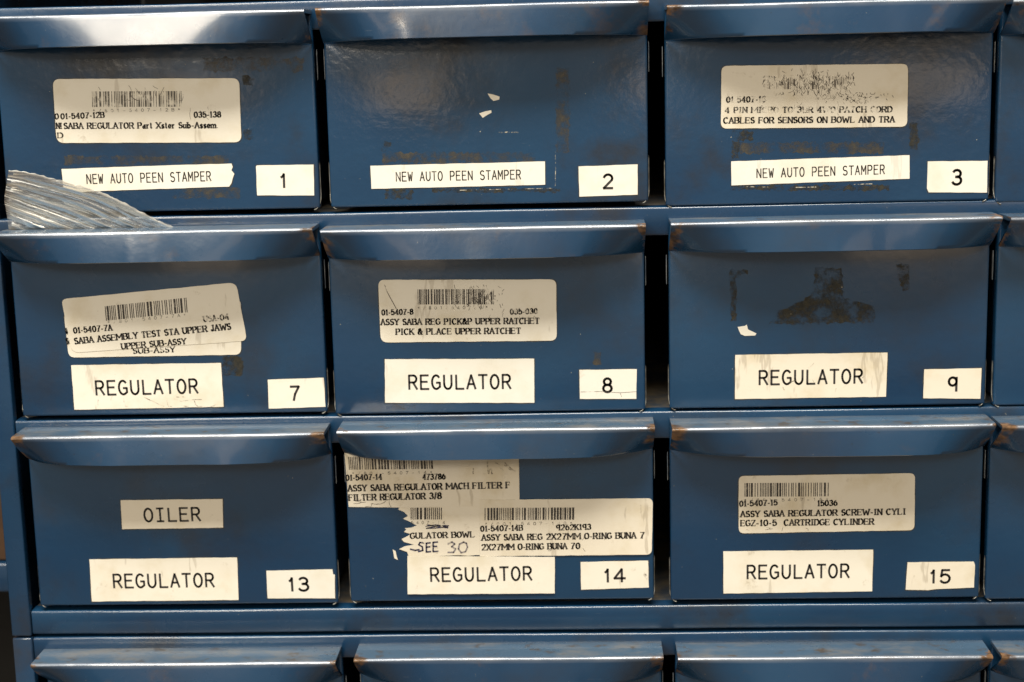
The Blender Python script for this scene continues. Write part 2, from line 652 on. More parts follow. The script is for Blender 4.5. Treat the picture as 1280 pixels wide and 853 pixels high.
proto = make_drawer()
GROUP = 'drawers of the blue cabinets'
TABLE = [
    # number, x of the left edge, z of the rim, label
    (1, 0.0005, 0.2925, 'blue drawer numbered 1, with a white tape strip torn at its right end'),
    (2, 0.1453, 0.2926, 'blue drawer numbered 2, bare but for a tape strip and two paper crumbs'),
    (3, 0.2928, 0.2903, 'blue drawer numbered 3, with a scratched label about cables for sensors'),
    (4, 0.4355, 0.2890, 'uppermost of the blue drawer slivers along the right edge'),
    (7, -0.0003, 0.2000, 'blue drawer numbered 7, with two tilted overlapping labels'),
    (8, 0.1432, 0.1988, 'blue drawer numbered 8, with a pick and place ratchet label'),
    (9, 0.2940, 0.1992, 'blue drawer numbered 9, with dark glue residue and no barcode label'),
    (10, 0.4375, 0.1985, 'blue drawer sliver at the right edge, next to the glue-stained drawer front'),
    (13, 0.0006, 0.1092, 'blue drawer numbered 13, with an oiler label'),
    (14, 0.1464, 0.1098, 'blue drawer numbered 14, crowded with overlapping torn labels'),
    (15, 0.2940, 0.1090, 'blue drawer numbered 15, with a cartridge cylinder label'),
    (16, 0.4368, 0.1080, 'blue drawer sliver at the right edge, next to the cartridge cylinder label'),
    (19, 0.0010, 0.0023, 'leftmost blue drawer of the bottom row, only its dusty lip in view'),
    (20, 0.1495, 0.0035, 'second blue drawer of the bottom row, under the one with torn labels'),
    (21, 0.2960, 0.0027, 'third blue drawer of the bottom row, under the cartridge cylinder drawer'),
    (22, 0.4400, 0.0025, 'blue drawer in the lower right corner, only its lip corner showing'),
]
DR = {}
for i, (num, x, zr, lab) in enumerate(TABLE):
    o = proto if i == 0 else copy_tree(proto)
    o.location = (x, 0, zr - H)
    tag(o, lab, 'drawer', GROUP)
    DR[num] = o
    if i:
        for ch in o.children:
            if ch.name.startswith('handle'):
                nl = make_lip(num + 40)
                ch.data = nl.data
                bpy.data.objects.remove(nl)
bpy.context.view_layer.update()
for num in (1, 2, 3, 4):
    for ch in DR[num].children:
        if ch.name.startswith('front_panel'):
            ch.material_slots[0].link = 'OBJECT'
            ch.material_slots[0].material = M['front_grimy']

# ------------------------------------------------------------------ labels: flat paper on the drawer fronts
FACE = -0.00005
LAY = 0.00020


def poly_obj(name, pts2, y, th, mat, parent, label=None, curl=None):
    """flat polygon (x, z) with thickness th, front face at y - th"""
    cx = sum(p[0] for p in pts2) / len(pts2)
    cz = sum(p[1] for p in pts2) / len(pts2)
    n = len(pts2)
    V = [(p[0], y - th, p[1]) for p in pts2] + [(p[0], y, p[1]) for p in pts2]
    # orient the front face towards -Y
    ar = sum(pts2[i][0] * pts2[(i + 1) % n][1] - pts2[(i + 1) % n][0] * pts2[i][1] for i in range(n))
    f = list(range(n))
    if ar < 0:
        f.reverse()
    F_ = [tuple(f)] + [(i, (i + 1) % n, n + (i + 1) % n, n + i) for i in range(n)]
    o = mesh(name, V, F_, mat, parent, (cx, y, cz))
    if label:
        o['label'] = label
    return o


def P2(pts):
    return [(at(x, y).x, at(x, y).z) for x, y in pts]


def rounded(quad, rad):
    """quad TL TR BR BL (pixels), rad = corner radii in pixels in the same order"""
    out = []
    n = 4
    for i in range(n):
        p = Vector(quad[i])
        r = rad[i] if isinstance(rad, (list, tuple)) else rad
        if r <= 0.01:
            out.append(tuple(p))
            continue
        a = (Vector(quad[i - 1]) - p).normalized()
        b = (Vector(quad[(i + 1) % n]) - p).normalized()
        for k in range(7):
            q = k / 6
            p0, p2 = p + a * r, p + b * r
            pt = p0 * (1 - q) ** 2 + p * 2 * q * (1 - q) + p2 * q * q
            # pull towards a circular corner
            out.append(tuple(pt))
    return out


def rough_edges(poly, amp=0.25, step=9, seed=0):
    rnd = random.Random(seed)
    out = []
    for i, p in enumerate(poly):
        q = poly[(i + 1) % len(poly)]
        L = math.hypot(q[0] - p[0], q[1] - p[1])
        n = max(1, int(L / step))
        for k in range(n):
            t_ = k / n
            j = 0 if k == 0 else amp
            out.append((p[0] + (q[0] - p[0]) * t_ + rnd.uniform(-j, j), p[1] + (q[1] - p[1]) * t_ + rnd.uniform(-j, j)))
    return out


def sticker(num, quad, rad=0, mat='paper', name='paper_label', lay=0, label=None, rough=0.22, poly=False):
    pts = quad if poly else rounded(quad, rad)
    pts = rough_edges(pts, rough, 9, int(quad[0][0] * 7))
    if lay == 0 and name != 'paper_scrap':      # grime line along the glue edge, also painting the label's contact shadow
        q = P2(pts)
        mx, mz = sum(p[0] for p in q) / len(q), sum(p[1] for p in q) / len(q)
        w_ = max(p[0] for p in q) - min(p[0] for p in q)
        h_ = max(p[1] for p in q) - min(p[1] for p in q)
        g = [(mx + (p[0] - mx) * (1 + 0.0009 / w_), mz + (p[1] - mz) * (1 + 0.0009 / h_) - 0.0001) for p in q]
        poly_obj('grime_shade_line', g, 0.0, 0.00001, M['film'], DR[num])
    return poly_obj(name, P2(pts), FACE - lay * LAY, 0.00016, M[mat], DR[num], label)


# ---- stroke lettering
def El(cx, cy, rx, ry, a, b, n=10):
    return [(cx + rx * cos(radians(a + (b - a) * i / n)), cy + ry * sin(radians(a + (b - a) * i / n))) for i in range(n + 1)]


G = {
    'A': [[(0, 0), (.5, 1), (1, 0)], [(.19, .34), (.81, .34)]],
    'B': [[(.06, 0), (.06, 1)], [(.06, 1), (.55, 1)] + El(.58, .77, .34, .23, 90, -90) + [(.06, .54)], [(.58, .54)] + El(.6, .27, .4, .27, 90, -90) + [(.06, 0)]],
    'C': [El(.52, .5, .5, .5, 48, 312, 16)],
    'D': [[(.04, 0), (.04, 1)], [(.04, 1), (.4, 1)] + El(.42, .5, .56, .5, 90, -90, 14) + [(.04, 0)]],
    'E': [[(.96, 1), (.06, 1), (.06, 0), (1, 0)], [(.06, .53), (.82, .53)]],
    'F': [[(.98, 1), (.06, 1), (.06, 0)], [(.06, .52), (.82, .52)]],
    'G': [El(.5, .5, .5, .5, 45, 300, 16) + [(.95, .16), (.95, .46), (.55, .46)]],
    'H': [[(.04, 0), (.04, 1)], [(.96, 0), (.96, 1)], [(.04, .52), (.96, .52)]],
    'I': [[(.5, 0), (.5, 1)], [(.12, 1), (.88, 1)], [(.12, 0), (.88, 0)]],
    'J': [[(.8, 1), (.8, .28)] + El(.45, .28, .35, .28, 0, -170, 8)],
    'K': [[(.06, 0), (.06, 1)], [(.95, 1), (.08, .38)], [(.36, .58), (1, 0)]],
    'L': [[(.1, 1), (.1, 0), (1, 0)]],
    'M': [[(.02, 0), (.02, 1), (.5, .35), (.98, 1), (.98, 0)]],
    'N': [[(.04, 0), (.04, 1), (.96, 0), (.96, 1)]],
    'O': [El(.5, .5, .48, .5, 0, 360, 20)],
    'P': [[(.06, 0), (.06, 1), (.58, 1)] + El(.6, .73, .37, .27, 90, -90) + [(.06, .46)]],
    'Q': [El(.5, .5, .48, .5, 0, 360, 20), [(.6, .3), (1, -.05)]],
    'R': [[(.06, 0), (.06, 1), (.56, 1)] + El(.58, .745, .36, .255, 90, -90) + [(.06, .49)], [(.52, .49), (1, 0)]],
    'S': [El(.5, .755, .42, .245, 35, 250, 10) + [(.55, .51)] + El(.5, .26, .46, .26, 70, -150, 12)],
    'T': [[(0, 1), (1, 1)], [(.5, 1), (.5, 0)]],
    'U': [[(.05, 1), (.05, .38)] + El(.5, .38, .45, .38, 180, 360, 12) + [(.95, 1)]],
    'V': [[(0, 1), (.5, 0), (1, 1)]],
    'W': [[(0, 1), (.24, 0), (.5, .72), (.76, 0), (1, 1)]],
    'X': [[(0, 1), (1, 0)], [(1, 1), (0, 0)]],
    'Y': [[(0, 1), (.5, .48), (1, 1)], [(.5, .48), (.5, 0)]],
    'Z': [[(.04, 1), (.96, 1), (.02, 0), (1, 0)]],
    '0': [El(.5, .5, .44, .5, 0, 360, 18)],
    '1': [[(.2, .76), (.42, .84), (.56, 1), (.56, 0)]],
    '2': [El(.5, .72, .42, .28, 165, -25, 10) + [(.06, 0), (.95, 0)]],
    '3': [El(.48, .755, .38, .245, 150, -75, 10) + [(.38, .53)], El(.48, .275, .44, .275, 85, -155, 12)],
    '4': [[(1, .27), (.03, .27), (.7, 1), (.7, 0)]],
    '5': [[(.88, 1), (.22, 1), (.12, .5)] + El(.48, .33, .44, .33, 130, -150, 12)],
    '6': [El(.5, .32, .42, .32, 0, 360, 16), El(.95, .32, .87, .68, 180, 112, 7)],
    '7': [[(.05, 1), (.95, 1), (.5, .45), (.34, 0)]],
    '8': [El(.5, .76, .36, .24, 0, 360, 14), El(.5, .27, .43, .27, 0, 360, 16)],
    '9': [El(.48, .70, .40, .30, 0, 360, 16), [(.88, 1), (.88, 0)]],
    '-': [[(.1, .36), (.85, .36)]],
    '&': [El(.42, .78, .22, .22, -60, 230, 10) + [(.9, 0)], [(.55, .6)] + El(.4, .27, .36, .27, 110, 340, 10) + [(.98, .55)]],
    '/': [[(.1, -.05), (.9, 1.05)]],
    '.': [[(.35, .03), (.55, .03)]],
    ':': [[(.4, .1), (.55, .1)], [(.4, .55), (.55, .55)]],
    '!': [[(.4, 1), (.4, .3)], [(.4, .05), (.4, .0)]],
    '*': [[(.5, .4), (.5, .9)], [(.25, .5), (.75, .8)], [(.25, .8), (.75, .5)]],
    'a': [El(.45, .22, .36, .22, 0, 360, 12), [(.85, .62), (.85, 0)]],
    'b': [[(.08, 1), (.08, 0)], El(.5, .3, .42, .3, 0, 360, 12)],
    'e': [[(.08, .33), (.9, .33)] + El(.5, .32, .42, .32, 0, 320, 14)],
    'm': [[(.02, 0), (.02, .62)], [(.02, .5)] + El(.27, .42, .23, .2, 160, 0, 6) + [(.5, 0)], [(.5, .45)] + El(.75, .42, .23, .2, 160, 0, 6) + [(.98, 0)]],
    'r': [[(.2, .62), (.2, 0)], [(.2, .42)] + El(.6, .38, .36, .24, 140, 60, 5)],
    's': [El(.5, .47, .36, .16, 30, 240, 8) + El(.5, .16, .38, .16, 70, -150, 8)],
    't': [[(.4, .9), (.4, .12), (.75, .02)], [(.1, .62), (.8, .62)]],
    'u': [[(.08, .62), (.08, .2)] + El(.48, .2, .4, .2, 180, 360, 8), [(.88, .62), (.88, 0)]],
}
WID = {'I': .42, 'J': .5, 'M': 1.12, 'W': 1.2, '1': .5, '-': .42, '.': .25, ':': .3, '!': .35, '/': .35, ' ': .38, 'a': .52, 'r': .46, 't': .38, 's': .45, 'e': .5, 'u': .58, 'b': .58, 'm': .9,
       'L': .78, 'E': .78, 'F': .72, 'S': .62, 'P': .72, 'B': .78, 'Z': .76, '*': .5}


def stroke(F2, V2, pts, wfun, closed=False):
    """thicken a polyline; wfun(direction) gives its width"""
    for i in range(len(pts) - 1):
        a, b = Vector(pts[i]), Vector(pts[i + 1])
        d = b - a
        if d.length < 1e-6:
            continue
        d.normalize()
        w = wfun(d) * 0.5
        nrm = Vector((-d.y, d.x)) * w
        e = d * (w * 0.55)
        n = len(V2)
        V2 += [a - e - nrm, b + e - nrm, b + e + nrm, a - e + nrm]
        F2.append((n, n + 1, n + 2, n + 3))


def text(parent, s, p0, p1, cap, style='mono', mat='ink_print', lay=1, name='lettering', weight=None, jit=0.0):
    """string s from pixel p0 to p1 (left and right end of its baseline), capitals cap pixels high"""
    a = at(*p0)
    b = at(*p1)
    upp = at(p0[0], p0[1] - cap)
    hgt = (upp - a).length
    dx = Vector((b.x - a.x, b.z - a.z))
    L = dx.length
    dx.normalize()
    up = Vector((-dx.y, dx.x))
    V2, F2 = [], []
    rnd = random.Random(len(s) + int(p0[0]))
    if style == 'mono':
        n = len(s)
        adv = L / (n - 1 + 0.70)
        gw = adv * 0.70
        boxes = [(i * adv, gw) for i in range(n)]
        wt = weight or 0.125
        wf = lambda d: wt
    elif style == 'tiny':
        n = len(s)
        adv = L / n
        gw = adv * 0.42
        boxes = [(i * adv, gw) for i in range(n)]
        wf = lambda d: weight or 0.15
    else:
        ws = [WID.get(c, .80) for c in s]
        gap = 0.24
        tot = sum(ws) + gap * (len(s) - 1)
        k = L / tot
        boxes, x = [], 0
        for w in ws:
            boxes.append((x * k, w * k))
            x += w + gap
        tk = weight or 0.29
        wf = lambda d: tk * (0.30 + 0.70 * max(abs(d.y) ** 1.5, 0.95 if d.x * d.y < -0.25 else 0)) if abs(d.y) > 0.25 else 0.125
        if style == 'sans':
            wf = lambda d: weight or 0.14
    for c, (bx, bw) in zip(s, boxes):
        g = G.get(c)
        if not g:
            continue
        oy = rnd.uniform(-jit, jit)
        for pl in g:
            wx = bw / hgt
            pts = [(bx / hgt + px * wx, py + oy) for px, py in pl]
            stroke(F2, V2, pts, (lambda d: 0.2) if c == '-' and style == 'serif' else wf)
            if style == 'serif':
                for e0, e1 in ((pts[0], pts[1]), (pts[-1], pts[-2])):
                    d = Vector(e0) - Vector(e1)
                    if d.length < 1e-5:
                        continue
                    d.normalize()
                    if abs(d.y) > 0.6 and (abs(e0[1] - oy) < .02 or abs(e0[1] - oy - 1) < .02 or abs(e0[1] - oy - .62) < .02):
                        stroke(F2, V2, [(e0[0] - .20, e0[1]), (e0[0] + .20, e0[1])], lambda q: 0.11)
                    elif abs(d.x) > 0.9 and c in 'EFTLZC':
                        s_ = -1 if e0[1] - oy > .6 else 1
                        if .3 < e0[1] - oy < .7:
                            stroke(F2, V2, [(e0[0], e0[1] - .12), (e0[0], e0[1] + .12)], lambda q: 0.08)
                        else:
                            stroke(F2, V2, [(e0[0], e0[1]), (e0[0], e0[1] + s_ * .22)], lambda q: 0.09)
                if c in 'BDEFLPRM' and pl is g[0]:
                    for yy in (0, 1):
                        stroke(F2, V2, [(pts[0][0] * 0 + bx / hgt - .06, yy + oy), (bx / hgt + .2, yy + oy)], lambda q: 0.11)
    y = FACE - (lay) * LAY - 0.00002
    V = []
    for v in V2:
        q = Vector((a.x, a.z)) + dx * (v.x * hgt) + up * (v.y * hgt)
        V.append((q.x, y, q.y))
    mid = (a + b) / 2
    return mesh(name, V, F2, M[mat], parent, (mid.x, y, mid.z))


def strokes_px(parent, lines, w, mat, lay=1, name='lettering'):
    """free strokes given in pixels"""
    V2, F2 = [], []
    for pl in lines:
        pts = [(at(*p).x, at(*p).z) for p in pl]
        stroke(F2, V2, pts, lambda d: w * 0.00036)
    y = FACE - lay * LAY - 0.00003
    c = V2[0]
    return mesh(name, [(v.x, y, v.y) for v in V2], F2, M[mat], parent, (c.x, y, c.y))


def barcode(parent, tl, tr, bl, mat='ink_print', lay=1, seed=0, n=37):
    rnd = random.Random(seed)
    a, b, c = at(*tl), at(*tr), at(*bl)
    mods = []
    for i in range(n):
        mods.append((rnd.choice((1, 1, 1, 2.4)), rnd.choice((1, 1, 1.2, 2.2))))
    tot = sum(p + q for p, q in mods)
    V, F_ = [], []
    y = FACE - lay * LAY - 0.00002
    x = 0
    for p, q in mods:
        u0, u1 = x / tot, (x + p) / tot
        x += p + q
        k = len(V)
        for u, v in ((u0, 0), (u1, 0), (u1, 1), (u0, 1)):
            pt = a + (b - a) * u + (c - a) * v
            V.append((pt.x, y, pt.z))
        F_.append((k + 3, k + 2, k + 1, k))
    m = (a + b) / 2
    return mesh('barcode', V, F_, M[mat], parent, (m.x, y, m.z))


def scuffs(parent, box, n, mat='scuff', lay=1, seed=1, w=0.5, ln=(5, 22), vert=True):
    rnd = random.Random(seed)
    x0, y0, x1, y1 = box
    lines = []
    for i in range(n):
        x, y = rnd.gauss((x0 + x1) / 2, (x1 - x0) / 4.2), rnd.gauss((y0 + y1) / 2, (y1 - y0) / 4.2)
        x, y = min(max(x, x0 + 3), x1 - 3), min(max(y, y0 + 2), y1 - 2)
        a = rnd.uniform(0.9, 2.2) if vert else rnd.uniform(0, pi)
        L = rnd.uniform(*ln)
        pl = []
        for k in range(5):
            pl.append((min(max(x, x0), x1), min(max(y, y0), y1)))
            a += rnd.uniform(-.35, .35)
            x += cos(a) * L / 5
            y += sin(a) * L / 5
        lines.append(pl)
    return strokes_px(parent, lines, w, mat, lay, 'scuff_mark')


# ---------------- drawer 1
L = sticker(1, [(66, 99), (299, 98), (302, 178), (71, 179)], [9, 9, 9, 10], 'paper', label='cream barcode label with rounded corners')
barcode(L, (115, 114.5), (228, 114), (115.5, 134), 'ink_faded', seed=1)
text(L, '*/801-5407-12B*', (116, 140.5), (230, 139), 3.6, 'tiny', 'ink_faded')
text(L, '0', (69, 149), (73.5, 149), 6.6, 'serif')
text(L, '01-5407-12B', (76.5, 149), (130.5, 147), 6.6, 'serif')
text(L, '035-138', (243, 147), (276.3, 146.6), 6.8, 'serif')
text(L, 'N!', (70.8, 160.8), (77.5, 160.8), 6.8, 'serif')
text(L, 'SABA REGULATOR Part Xster Sub-Assem.', (80.5, 161), (273, 160), 6.9, 'serif')
text(L, 'D', (72.5, 172.5), (79, 172.5), 6.2, 'serif')
scuffs(L, (120, 101, 232, 126), 16, 'scuff', seed=4, w=0.5)
scuffs(L, (235, 112, 290, 160), 3, 'scuff', seed=9, w=0.4)
L = sticker(1, [(77, 211.5), (180, 207.8), (289.5, 204.6), (291, 209), (289.3, 213), (293, 217.5), (291, 223), (289.5, 229), (286.5, 233.5), (180, 237), (79.5, 240.8), (79, 232)],
            poly=True, mat='paper_white', name='tape_strip', label='white tape strip with a ragged right end')
text(L, 'NEW AUTO PEEN STAMPER', (109, 229.7), (263.8, 226), 11.3, 'mono', 'ink_print', weight=0.13)
L = sticker(1, [(320, 207), (392, 206), (392.8, 244.5), (321.5, 244.5)], [2, 0, 0, 1], 'paper_white', 'number_label')
text(L, '1', (350.0, 234.3), (359.5, 234.3), 16.5, 'sans', 'ink', weight=0.175)

# ---------------- drawer 2
L = sticker(2, [(463, 207.4), (681.2, 202), (681.5, 231), (464.3, 236.2)], 0, 'paper_white', 'tape_strip')
text(L, 'NEW AUTO PEEN STAMPER', (495.4, 226.6), (650.8, 223.8), 11.0, 'mono', 'ink_print', weight=0.13)
L = sticker(2, [(723.2, 208.3), (797, 205.7), (797, 243.5), (724.2, 246)], 0, 'paper_white', 'number_label')
text(L, '2', (753.9, 235.4), (766.2, 235.3), 17, 'sans', 'ink', weight=0.175)

# ---------------- drawer 3
L = sticker(3, [(901.8, 82.6), (1135, 80), (1133.9, 158.6), (901, 161)], [8, 8, 8, 8], 'paper_old', label='aged cream barcode label, its barcode scratched away')
text(L, '01 5407-1C', (908, 128.2), (957, 127.5), 6.8, 'serif', 'ink_worn')
text(L, '4 PIN MICRO TO 3BR 4WO PATCH CORD', (906.2, 141.2), (1114.8, 140.2), 6.8, 'serif', 'ink_worn')
text(L, 'CABLES FOR SENSORS ON BOWL AND TRA', (904.5, 154.3), (1117.7, 152.8), 7.0, 'serif', 'ink_print')
barcode(L, (955, 95), (1066, 94), (955, 112), 'ink_ghost', seed=12, n=40)
scuffs(L, (952, 84, 1070, 120), 190, 'scuff', seed=2, w=0.6, ln=(2, 8))
scuffs(L, (975, 84, 1060, 124), 26, 'scuff', seed=22, w=0.4, ln=(8, 22))
scuffs(L, (1030, 114, 1118, 130), 90, 'scuff', seed=3, w=0.6, ln=(1.5, 5), vert=False)
scuffs(L, (930, 118, 1050, 152), 22, 'scuff', seed=5, w=0.35, ln=(4, 14))
L = sticker(3, [(913.9, 202), (1136.8, 194.2), (1136.8, 223.6), (914.3, 232)], 0, 'paper_white', 'tape_strip')
text(L, 'NEW AUTO PEEN STAMPER', (945.9, 222.4), (1105.3, 217.4), 11.0, 'mono', 'ink_print', weight=0.13)
L = sticker(3, [(1159.6, 202), (1234.4, 201.2), (1233.6, 240.9), (1160.8, 240.6), (1158.6, 236)], poly=True, mat='paper_white', name='number_label')
text(L, '3', (1189.5, 230.8), (1202, 230.6), 18, 'sans', 'ink', weight=0.175)

# ---------------- drawer 7
L = sticker(7, [(80, 392), (301, 375), (301.5, 443.5), (86, 447)], [6, 6, 8, 8], 'paper', lay=0, label='older cream label mostly hidden under another')
text(L, 'SUB-ASSY', (167, 442), (219, 440), 6.5, 'serif', 'ink_worn', 1)
L = sticker(7, [(77, 374), (295.5, 353), (309, 426), (90, 441)], [7, 10, 8, 10], 'paper', lay=1, label='tilted cream barcode label on top of another')
barcode(L, (131.2, 382.9), (235.6, 372), (132.9, 401), 'ink_print', 2, seed=7)
text(L, '*/801-5407-7A*', (135, 405), (237, 395), 3.6, 'tiny', 'ink_faded', 2)
text(L, 'USA-04', (255.3, 402.2), (286.5, 399.3), 6.8, 'serif', 'ink_worn', 2)
text(L, '0', (83.5, 417), (85, 416.7), 6.5, 'serif', 'ink_worn', 2)
text(L, '01-5407-7A', (92.8, 416.6), (140.4, 412.8), 6.8, 'serif', 'ink_print', 2)
text(L, 'S:', (84, 429.8), (88, 429.3), 6.8, 'serif', 'ink_worn', 2)
text(L, 'SABA ASSEMBLY TEST STA UPPER JAWS', (94.2, 430), (288.8, 411.6), 7.2, 'serif', 'ink_print', 2)
text(L, 'UPPER SUB-ASSY', (152.6, 436.4), (233, 429.8), 6.8, 'serif', 'ink_print', 2)
L = sticker(7, [(89, 456.7), (276.3, 453.8), (279.6, 508.6), (93.2, 512.2)], 0, 'paper', label='cream label with water-stained edges')
text(L, 'REGULATOR', (120.4, 493.7), (247.3, 491.2), 17, 'mono', 'ink', weight=0.15)
scuffs(L, (95, 488, 275, 508), 10, 'smudge', seed=12, w=1.2, ln=(10, 40), vert=False)
L = sticker(7, [(334.7, 474.8), (404.6, 472.3), (407, 508.6), (336, 510.9)], 0, 'paper', 'number_label')
text(L, '7', (363.6, 500.4), (375.0, 500.2), 17, 'sans', 'ink', weight=0.165)

# ---------------- drawer 8
L = sticker(8, [(472.8, 350), (695.3, 349.4), (696, 425.9), (476, 428.2)], [8, 8, 8, 9], 'paper', label='cream barcode label, its print worn at the right')
barcode(L, (522, 361.8), (606, 361.5), (522.3, 380.8), 'ink_print', seed=8, n=36)
barcode(L, (598, 361.8), (618, 361.5), (598.3, 380.8), 'ink_worn', seed=3, n=8)
text(L, '*/801-5407-8*', (522, 387), (614, 386), 3.6, 'tiny', 'ink_faded')
text(L, '01-5407-8', (477.4, 394), (516.5, 393), 6.5, 'serif')
text(L, '035-030', (637.9, 393), (671.7, 392.3), 6.5, 'serif', 'ink_worn')
text(L, 'ASSY SABA REG PICK&P UPPER RATCHET', (476.4, 406.2), (674, 404.6), 7.0, 'serif')
text(L, 'PICK & PLACE UPPER RATCHET', (495.2, 418.3), (650.8, 417), 7.0, 'serif')
strokes_px(L, [[(480.5, 355), (484, 365), (490, 376), (495.5, 386)]], 1.0, 'scuff', 1, 'scuff_mark')
scuffs(L, (565, 354, 634, 388), 95, 'scuff', seed=6, w=0.55, ln=(2, 7))
scuffs(L, (610, 380, 672, 410), 22, 'scuff', seed=16, w=0.45, ln=(2, 7))
L = sticker(8, [(481, 449.2), (667.7, 448.5), (668, 503.6), (481.4, 503.6)], 0, 'paper_white')
text(L, 'REGULATOR', (511.2, 486.5), (638.2, 485.6), 17, 'mono', 'ink', weight=0.15)
L = sticker(8, [(724.2, 462.6), (796, 461.6), (795.4, 498.7), (724.8, 498.7)], 0, 'paper_white', 'number_label')
text(L, '8', (753.3, 490.2), (765.3, 490.1), 17, 'sans', 'ink', weight=0.175)
strokes_px(L, [[(726, 490), (750, 489.4), (775, 491), (795, 489.6)], [(775, 491), (777, 496)]], 0.5, 'scuff', 1, 'crease')

# ---------------- drawer 9
L = sticker(9, [(919, 443.9), (1109.3, 440.9), (1107.4, 496), (918.7, 499)], 0, 'paper_old')
text(L, 'REGULATOR', (948.8, 480.8), (1077.6, 478.8), 17, 'mono', 'ink', weight=0.15)
scuffs(L, (925, 445, 1100, 495), 8, 'smudge', seed=21, w=1.0, ln=(8, 26), vert=False)
L = sticker(9, [(1155.2, 461.9), (1226.8, 460.4), (1225.3, 498.6), (1154, 497.9)], 0, 'paper_old', 'number_label')
text(L, '9', (1184.6, 488.8), (1196.5, 488.7), 16.8, 'sans', 'ink', weight=0.175)
sc9 = sticker(9, [(922, 409), (931, 407.5), (933.5, 406), (935, 412), (945.5, 417), (944, 419.5), (931, 420), (926, 418), (924, 414)], poly=True, mat='paper_white', name='paper_scrap', rough=0.5)

# ---------------- drawer 13
L = sticker(13, [(150.8, 625.4), (278.3, 623.8), (279, 659.6), (152.8, 661.6)], 0, 'paper_old')
text(L, 'OILER', (181, 652), (250.4, 650.8), 16, 'mono', 'ink', weight=0.15)
L = sticker(13, [(111.8, 699.4), (296.4, 697), (298.4, 750), (115, 752)], 0, 'paper')
text(L, 'REGULATOR', (142.4, 734.6), (267.6, 733.3), 16.3, 'mono', 'ink', weight=0.15)
L = sticker(13, [(333, 713.5), (415.6, 711.9), (416.4, 718), (418.6, 718.5), (419, 748), (334.6, 748)], poly=True, mat='paper_white', name='number_label')
text(L, '13', (361, 738.6), (386.6, 738.2), 16, 'sans', 'ink', weight=0.175)

# ---------------- drawer 14: labels pasted over one another
L = sticker(14, [(500, 632), (604, 630), (604, 694), (511, 696), (509, 690), (499, 686.5), (506, 683), (518, 681), (505, 677.5), (502, 674), (510, 670), (513, 667.5), (505, 665), (508, 662), (506, 660.5), (515, 659.5), (521, 657), (512, 652), (504, 648.5), (510, 645), (505, 640), (498, 637)],
            poly=True, mat='paper_old', lay=0, label='aged label torn ragged along its left side', rough=0.6)
barcode(L, (513.4, 634.7), (553.6, 634.5), (513.4, 649.5), 'ink_print', 1, seed=14, n=14)
text(L, '5407-14', (514, 655), (560, 655), 3.4, 'tiny', 'ink_faded')
strokes_px(L, [[(532, 658), (545, 656), (560, 658.5), (545, 660), (533, 660.5), (548, 657), (561, 657)], [(534, 656), (560, 660)]], 1.5, 'pen', 1, 'scribble')
text(L, 'GULATOR BOWL', (513.2, 673.2), (593, 671.3), 6.8, 'serif')
strokes_px(L, [[(513, 686.5), (519, 688), (524, 687)], [(530, 679), (525, 678), (523.5, 681), (528, 683.5), (528.5, 688), (523, 689.5)],
               [(538, 678.5), (533, 679), (533, 690), (538.5, 689.5)], [(533, 684), (537.5, 683.5)],
               [(547, 677.5), (541.5, 678), (541.5, 689.5), (547.5, 689)], [(541.5, 683), (546, 683)]], 2.1, 'pen', 1, 'handwriting')
strokes_px(L, [[(560, 680), (565, 677.5), (568.5, 680), (564.5, 683.5), (569.5, 686), (567, 690.5), (560, 690.5)],
               [(580, 677.5), (574.5, 680), (573, 686), (576.5, 691), (582, 689.5), (584.5, 684), (583, 679), (579, 677.5)]], 2.1, 'pen_pale', 1, 'handwriting')
L = sticker(14, [(430, 556), (648.5, 556), (649.5, 633), (560, 633), (512, 634.5), (436, 633.5)], poly=True, mat='paper_old', lay=1, label='aged barcode label reaching up under the lip')
barcode(L, (435.5, 571), (543, 570), (436.5, 587), 'ink_print', 2, seed=15)
text(L, '*/801-5407-14*', (440, 593.5), (545, 592), 3.4, 'tiny', 'ink_faded', 2)
text(L, '01-5407-14', (432.6, 600.4), (477.6, 599.2), 6.6, 'serif', 'ink_print', 2)
text(L, '473786', (528.7, 599.5), (556.8, 598.7), 6.6, 'serif', 'ink_print', 2)
text(L, 'ASSY SABA REGULATOR MACH FILTER F', (435.4, 613.9), (637.3, 609.8), 7.3, 'serif', 'ink_print', 2)
text(L, 'FILTER REGULATOR 3/8', (436.4, 625.6), (552, 623.2), 7.3, 'serif', 'ink_print', 2)
scuffs(L, (585, 574, 648, 592), 12, 'smudge', 2, seed=31, w=1.6, ln=(8, 24), vert=False)
scuffs(L, (440, 625, 500, 633), 6, 'scuff', 2, seed=33, w=0.6, ln=(8, 24), vert=False)
L = sticker(14, [(599.8, 624.6), (816, 622.6), (814.6, 693), (599.8, 695)], [1, 7, 7, 1], 'paper_old', lay=2, label='aged barcode label with a rounded right side, uppermost of the pasted layers')
barcode(L, (605.9, 634.7), (718.9, 634), (605.9, 650), 'ink_print', 3, seed=16)
text(L, '*/801-5407-14B*', (606, 656.5), (720, 655.5), 3.6, 'tiny', 'ink_faded', 3)
text(L, '01-5407-14B', (601, 664), (653.3, 662.6), 6.5, 'serif', 'ink_print', 3)
text(L, '9262K193', (695.6, 662.4), (738.6, 661.4), 6.5, 'serif', 'ink_print', 3)
text(L, 'ASSY SABA REG 2X27MM O-RING BUNA 7', (602.4, 675.2), (805.3, 672.2), 7.0, 'serif', 'ink_print', 3)
text(L, '2X27MM O-RING BUNA 70', (602.4, 687.3), (724.9, 685.5), 7.0, 'serif', 'ink_print', 3)
scuffs(L, (640, 655, 790, 690), 8, 'scuff', 3, seed=36, w=0.5, ln=(5, 14), vert=False)
